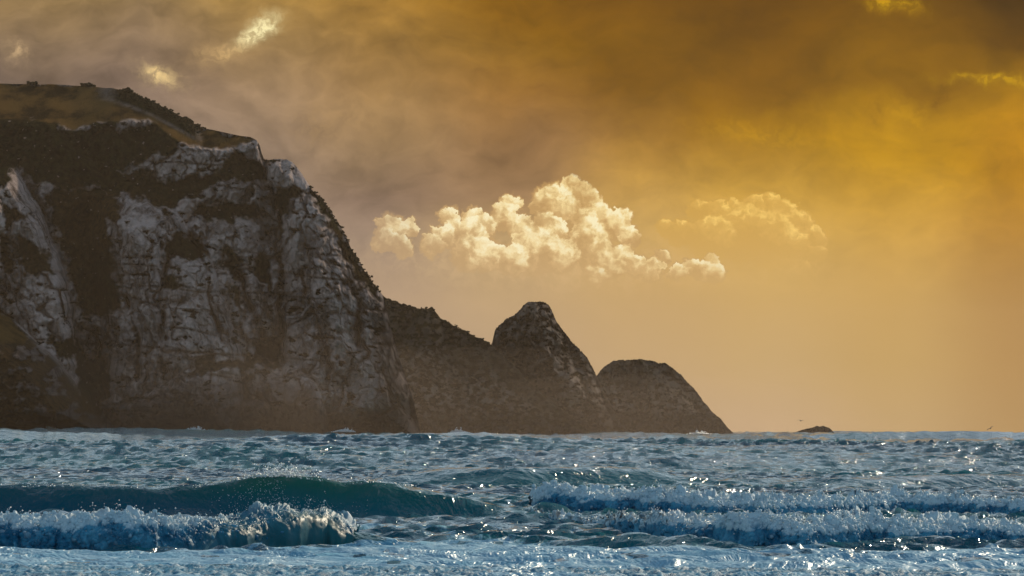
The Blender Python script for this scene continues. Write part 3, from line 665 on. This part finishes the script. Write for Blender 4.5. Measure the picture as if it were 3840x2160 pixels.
sea = mesh_obj('sea', np.stack([XX, YY, Zs], -1).reshape(-1, 3), grid_faces(nr, nc), M_sea, {'foam': foam, 'green': green, 'glassy': glassy})
tag(sea, 'choppy teal sea with swells and streaks of foam', kind='structure')

# ------------------------------------------------------------------ breaking waves: rolls of foam with thrown spray
m, G, p, out = material('sea_foam'); M_foam = m
pos = G.n('ShaderNodeTexCoord').outputs['Object']
fa_ = G.noise(pos, 2.2, 6, .6); fb_ = G.noise(pos, 14.0, 5, .65)
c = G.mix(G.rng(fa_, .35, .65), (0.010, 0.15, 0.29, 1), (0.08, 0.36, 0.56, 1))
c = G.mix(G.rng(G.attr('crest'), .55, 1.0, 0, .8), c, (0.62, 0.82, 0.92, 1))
c = G.mix(G.m('MULTIPLY', G.attr('green'), 0.92), c, (0.01, 0.10, 0.11, 1))  # green lip: light through the thin water put into the colour
G.put(p.inputs['Base Color'], c); G.put(p.inputs['Roughness'], G.m('MULTIPLY_ADD', G.attr('green'), -.2, .65)); G.put(p.inputs['Specular IOR Level'], G.m('MULTIPLY_ADD', G.attr('green'), -.2, .25)); p.inputs['IOR'].default_value = 1.33
G.put(p.inputs['Normal'], bump(G, G.m('MULTIPLY', fb_, G.m('SUBTRACT', 1.05, G.attr('green'))), .04, .9))
m, G, p, out = material('spray_drops'); M_drop = m
p.inputs['Base Color'].default_value = (0.75, 0.85, 0.9, 1); p.inputs['Roughness'].default_value = .25
OV = np.array([(1,0,0),(-1,0,0),(0,1,0),(0,-1,0),(0,0,1),(0,0,-1)], np.float32)
OF = np.array([(0,2,4),(2,1,4),(1,3,4),(3,0,4),(2,0,5),(1,2,5),(3,1,5),(0,3,5)], np.int32)
def drops(name, P_, R_, parent, seed):
    r = np.random.RandomState(seed); n = len(P_)
    sc_ = R_[:, None]*r.uniform(.6, 1.4, (n, 3)); v = P_[:, None, :] + OV[None]*sc_[:, None, :]
    f = (OF[None] + (np.arange(n)*6)[:, None, None]).reshape(-1, 3)
    o = mesh_obj(name, v.reshape(-1, 3), f, M_drop, parent=parent); o['kind'] = 'stuff'; return o
def breaker(base, crest, amp, x0, x1, lead, front, backw, label, seed, drop=3.0, step=.75, green_span=None, lump=1.0, nspray=1500, foot=None, cat='breaking wave'):
    cols = np.arange(x0, x1+step, step); A_ = tab(amp, cols)
    crest = [(a_, b_+drop) for a_, b_ in crest]; d, h = crest_geo(base, crest, cols, lead)
    cx = (cols-512)*S*d; n_v = 72
    phi = np.linspace(-0.12, math.pi*0.93, n_v)[:, None]
    c_, s_ = np.cos(phi), np.sin(phi)
    hh = (h*np.sqrt(np.clip(A_, 0, 1)))[None]
    fr = front*(0.85+0.35*fbm(cols/26, 0*cols, 2, 3, seed))[None]*np.clip(A_, .15, 1)[None]
    oy = np.where(c_ > 0, -np.abs(c_)**0.8*fr, np.abs(c_)**0.9*backw)
    oz = np.where(s_ > 0, np.abs(s_)**0.72, -np.abs(s_)*.6)*hh
    X = np.repeat(cx[None], n_v, 0); Y = d[None]+oy; Z = oz + 0*X
    # outward direction across the roll
    ty, tz = np.gradient(Y, axis=0), np.gradient(Z, axis=0); L = np.hypot(ty, tz)+1e-6
    ny, nz = -tz/L, ty/L
    q = 1/ (0.42*lump)
    b1 = billow(X*q*.9, Y*q, Z*q*1.1, 4, seed+1, .55); b2 = billow(X*q*3.6, Y*q*3.6, Z*q*4, 4, seed+2, .6); b0 = fbm(X/1.9, Y/2.2, Z/1.5, 2, seed+3)
    gs = np.zeros_like(X)
    if green_span is not None: gs = tab(green_span, cols)[None]*sstep(-0.1, .5, 0.75-(phi/math.pi) + .25*fbm(X/1.0, Z*1.5, 0, 3, seed+8))
    damp = 1-0.93*gs
    vfac = np.clip(s_+.25, .2, 1)
    D_ = (0.17*lump*(b1-.55) + 0.045*lump*(b2-.55))*damp*vfac + 0.17*b0*vfac
    Y2 = Y + ny*D_; Z2 = Z + np.abs(nz)*np.sign(nz)*D_*.8 + 0.12*hh*b0
    X2 = X + 0.10*fbm(X*2.2, Y*2, Z*3, 3, seed+5)*damp
    # ragged crest
    cr = np.exp(-((phi-1.45)/.42)**2)
    rag = ridged(X*2.6, Y*2.2, Z*2.5, 4, seed+6, .6); Z2 += cr*damp*0.012*lump*np.clip(rag, 0, 2)
    if foot: Z2 += 0
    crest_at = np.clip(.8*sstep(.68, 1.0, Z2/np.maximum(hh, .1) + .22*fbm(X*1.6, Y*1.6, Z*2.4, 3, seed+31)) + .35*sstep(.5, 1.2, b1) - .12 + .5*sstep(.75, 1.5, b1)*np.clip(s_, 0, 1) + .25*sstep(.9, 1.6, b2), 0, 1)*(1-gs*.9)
    root = empty('breaking_wave', (float(cx[len(cx)//2]), float(d[len(d)//2]), 0)); tag(root, label, cat, 'breaking waves rolling in to the beach')
    def rel(v): return v - np.array(root.location)
    co_ = np.stack([X2, Y2, Z2], -1).reshape(-1, 3)
    mesh_obj('foam_roll', rel(co_), grid_faces(n_v, len(cols)), M_foam, {'crest': crest_at, 'green': np.clip(gs, 0, 1)}, parent=root)
    r = np.random.RandomState(seed+90)
    nq = int(len(cols)*8); g0 = X2.shape; wq = np.clip(A_, 0, 1)*(1-gs[20])**2; jq = r.choice(g0[1], nq, p=wq/wq.sum()); iq = np.clip(np.abs(r.normal(26, 12, nq)), 4, n_v-6).astype(int)
    rq = r.gamma(2.4, .0095, nq)*lump*(d.mean()/115.)**.5; base_v, base_f = ico(0)
    sq = rq[:, None, None]*r.uniform(.7, 1.35, (nq, 1, 3)); cq = np.stack([X2[iq, jq], Y2[iq, jq]+.3*rq, Z2[iq, jq]-.2*rq], -1)
    vq = cq[:, None, :] + base_v[None]*sq; fq = (base_f[None] + (np.arange(nq)*12)[:, None, None]).reshape(-1, 3)
    cq_at = np.repeat(np.clip(crest_at[iq, jq] + r.uniform(-.1, .2, nq), 0, 1), 12)
    oq = mesh_obj('foam_clumps', rel(vq.reshape(-1, 3)), fq, M_foam, {'crest': cq_at, 'green': 0*cq_at}, parent=root); oq['kind'] = 'stuff'
    g = X2.shape; ii = np.clip(r.normal(34, 7, nspray).astype(int), 4, n_v-2); jj = r.randint(0, g[1], nspray)
    # thrown in bursts
    burst = fbm(cols/9, 0*cols, 3, 3, seed+7); w = np.exp(burst*2.2); w *= A_; w /= w.sum(); jj = r.choice(g[1], nspray, p=w)
    Pd = np.stack([X2[ii, jj], Y2[ii, jj], Z2[ii, jj]], -1)
    up = np.abs(r.exponential(.045, nspray))*np.exp(np.clip(burst[jj], -1, 1)*.8); Pd[:, 2] += up; Pd[:, 1] -= r.uniform(0, .1, nspray); Pd[:, 0] += r.normal(0, .03, nspray)
    R_ = np.abs(r.normal(.007, .004, nspray)) + .003
    drops('spray', rel(Pd), R_*(d.mean()/115.), root, seed)
    return root
breaker(W2_base, W2_crest, W2_amp, -190, 356, 1.5, 1.35, 3.0, 'broken wave at left with rolling foam and a smooth green lip at its right end', 201,
        green_span=[(150,0),(200,.35),(235,.75),(300,.85),(322,.95),(356,1)], nspray=2200)
breaker(R2_base, R2_crest, R2_amp, 528, 1260, 1.7, 1.5, 3.0, 'nearest broken wave on the right, a thick roll of white water above a dark trough', 202, drop=6.5, nspray=3400)
breaker(R1_base, R1_crest, R1_amp, 532, 1230, 2.2, 2.0, 4.0, 'farther broken wave on the right, foam tumbling down behind the nearest roll', 203, drop=3.5, lump=1.25, nspray=2600)
# spray blown off the green wave's crest
root = empty('breaking_wave', (0, 160, 0)); tag(root, 'smooth dark green wave on the left about to break, spray flying off its crest', 'breaking wave', 'breaking waves rolling in to the beach')
r = np.random.RandomState(5); n = 2600
pxs = np.concatenate([np.clip(r.normal(281, 17, 1500), 240, 320), r.normal(366, 8, 260), r.normal(28, 10, 240), r.uniform(-100, 420, 600)])
d, h = crest_geo(W1_base, W1_crest, pxs, 2.2)
burst = np.abs(fbm(pxs/2.2, 0*pxs, 0, 3, 9))
up = np.abs(r.exponential(.05, n))*(.5+2.2*burst)*np.where(np.abs(pxs-281) < 38, 1.7, .4)
Pd = np.stack([(pxs-512)*S*d + r.normal(0, .04, n), d + r.normal(.2, .35, n), h*1.10 - .05 + up], -1)
drops('spray', Pd-np.array(root.location), np.abs(r.normal(.013, .006, n))+.005, root, 8)
n = 900
pxs = np.clip(r.normal(290, 30, n), 215, 370); tt = r.uniform(0, 1, n)**.8
d, h = crest_geo(W1_base, W1_crest, pxs, 2.2)
Pd = np.stack([(pxs-512)*S*d, d - .4 - 1.6*tt, h*(1-sstep(0, 2.19, .4+1.6*tt)) + .07], -1)
drops('droplets', Pd-np.array(root.location), np.abs(r.normal(.006, .003, n))+.003, root, 9)

# churned white water closest to the beach
nx_, ny_ = 1100, 90
xs = np.linspace(-11.5, 11.5, nx_); ys = np.linspace(82, 98.6, ny_)
X, Y = np.meshgrid(xs, ys)
e = sstep(98.6, 96.6, Y + .5*fbm(X/1.6, 0*X, 0, 3, 301))
Z = -0.02 + e*(0.035 + 0.05*(billow(X/.32, Y/.8, 0, 4, 302, .55)-.5) + .035*fbm(X/1.6, Y/2.5, 0, 3, 303)) - .15*(1-e)
crest_at = np.clip(sstep(.0, .11, Z), 0, 1)*.9
fr_ = mesh_obj('white_water', np.stack([X + .07*fbm(X*3, Y*2, 0, 3, 304), Y, Z], -1).reshape(-1, 3), grid_faces(ny_, nx_), M_foam, {'crest': crest_at, 'green': 0*Z})
tag(fr_, 'churned bluish white water in the foreground along the bottom edge', kind='stuff')

# surf where the swell meets the rocks
root_i = 0
for px_, w_, D_, lab in [(52, 5, 1395, 'small burst of surf at the foot of the left spur'), (197, 8, 1440, 'burst of surf under the middle of the high cliff'), (345, 6, 1460, 'low surf splash below the right buttress of the high cliff'), (460, 5, 1715, 'faint surf splash under the saddle ridge'), (700, 6, 1930, 'surf washing the foot of the rounded end rock')]:
    r = np.random.RandomState(int(px_)); n = 700
    u = r.normal(0, .5, n); hgt = np.abs(r.normal(0, 1, n))*np.exp(-u*u)
    bl_ = 0.35+1.6*np.abs(fbm(u*1.6+px_, 0*u, 0, 3, 77)); x, y, z = world(px_ + u*w_*1.5, 433.0 + (px_-512)*ROLL - hgt*2.2*bl_, D_ + r.normal(0, 1.5, n))
    loc = np.array([(px_-512)*S*D_, D_, 0]); P_ = np.stack([x, y, z], -1)-loc
    v = P_[:, None, :] + OV[None]*np.abs(r.normal(.12, .06, n))[:, None, None]
    o = mesh_obj('surf_spray', v.reshape(-1, 3), (OF[None] + (np.arange(n)*6)[:, None, None]).reshape(-1, 3), M_drop)
    o.location = loc; tag(o, lab, kind='stuff')

# spray hanging in the air at the foot of the cliffs: soft lens-shaped banks of thin mist
ms = bpy.data.materials.new('spray_mist'); ms.use_nodes = True; t = ms.node_tree; t.nodes.clear()
o_ = t.nodes.new('ShaderNodeOutputMaterial'); pv = t.nodes.new('ShaderNodeVolumePrincipled'); t.links.new(pv.outputs[0], o_.inputs['Volume'])
pv.inputs['Color'].default_value = (.85, .68, .55, 1); pv.inputs['Density'].default_value = 0.0008; pv.inputs['Anisotropy'].default_value = 0.3
EV, EF = ico(3)
for px_, D_, rx, ry, rz in [(150, 1405, 48, 38, 13), (300, 1430, 40, 30, 17), (470, 1600, 75, 45, 15), (640, 1740, 70, 45, 11), (215, 1425, 24, 18, 24)]:
    o = mesh_obj('spray_mist', EV*np.array([rx*1.15, ry, rz*1.6]), EF, ms); o.location = ((px_-512)*S*D_, D_, 2.0)
    tag(o, 'thin warm spray mist hanging at the foot of the cliffs', kind='stuff')

# ------------------------------------------------------------------ two gulls
m, G, p, out = material('gull_feathers'); p.inputs['Base Color'].default_value = (.12, .11, .1, 1)
M_gull = m
def gull(px_, py_, D_, bank, lab):
    x, y, z = world(px_, py_, D_); root = empty('gull', (x, y, z)); root.rotation_euler = (0, bank, .5); root.scale = (.62,)*3; tag(root, lab, 'gull', 'gulls over the horizon')
    v = IV*np.array([.10, .30, .09]); mesh_obj('body', v, IF, M_gull, parent=root)
    for s_ in (-1, 1):
        pts = [(0, .12, .03), (0, -.10, .03), (s_*.38, .14, .16), (s_*.38, -.08, .15), (s_*.78, .02, .08), (s_*.74, -.10, .07)]
        v = np.array(pts + [(a, b, c_-.025) for a, b, c_ in pts])
        f = [(0,1,3,2),(2,3,5,4),(6,8,9,7),(8,10,11,9),(0,2,8,6),(2,4,10,8),(1,7,9,3),(3,9,11,5),(4,5,11,10)]
        mesh_obj('wing', v, np.array(f), M_gull, parent=root)
gull(801.5, 420.8, 700, .1, 'tiny gull gliding low above the islet')
gull(991, 430-1.5, 650, -.5, 'tiny banking gull low over the sea at the far right')

# ------------------------------------------------------------------ air
hz = bpy.data.materials.new('haze_air'); hz.use_nodes = True; t = hz.node_tree; t.nodes.clear()
o_ = t.nodes.new('ShaderNodeOutputMaterial'); pv = t.nodes.new('ShaderNodeVolumePrincipled'); t.links.new(pv.outputs[0], o_.inputs['Volume'])
pv.inputs['Color'].default_value = HAZE_COLOR + (1,); pv.inputs['Density'].default_value = HAZE_DENSITY; pv.inputs['Anisotropy'].default_value = 0.35
X0, X1, Y0, Y1, Z0, Z1_ = -9000, 9000, -60, 5600, -14, 122
v = np.array([(a, b, c_) for a in (X0, X1) for b in (Y0, Y1) for c_ in (Z0, Z1_)])
f = np.array([(0,1,3,2),(4,6,7,5),(0,4,5,1),(2,3,7,6),(0,2,6,4),(1,5,7,3)])
haze = mesh_obj('haze', v, f, hz, smooth=False); tag(haze, 'thin brownish sea haze between the beach and the cliffs', kind='stuff')
print('tris', sum(len(o.data.polygons)*2 for o in sc.objects if o.type == 'MESH'))
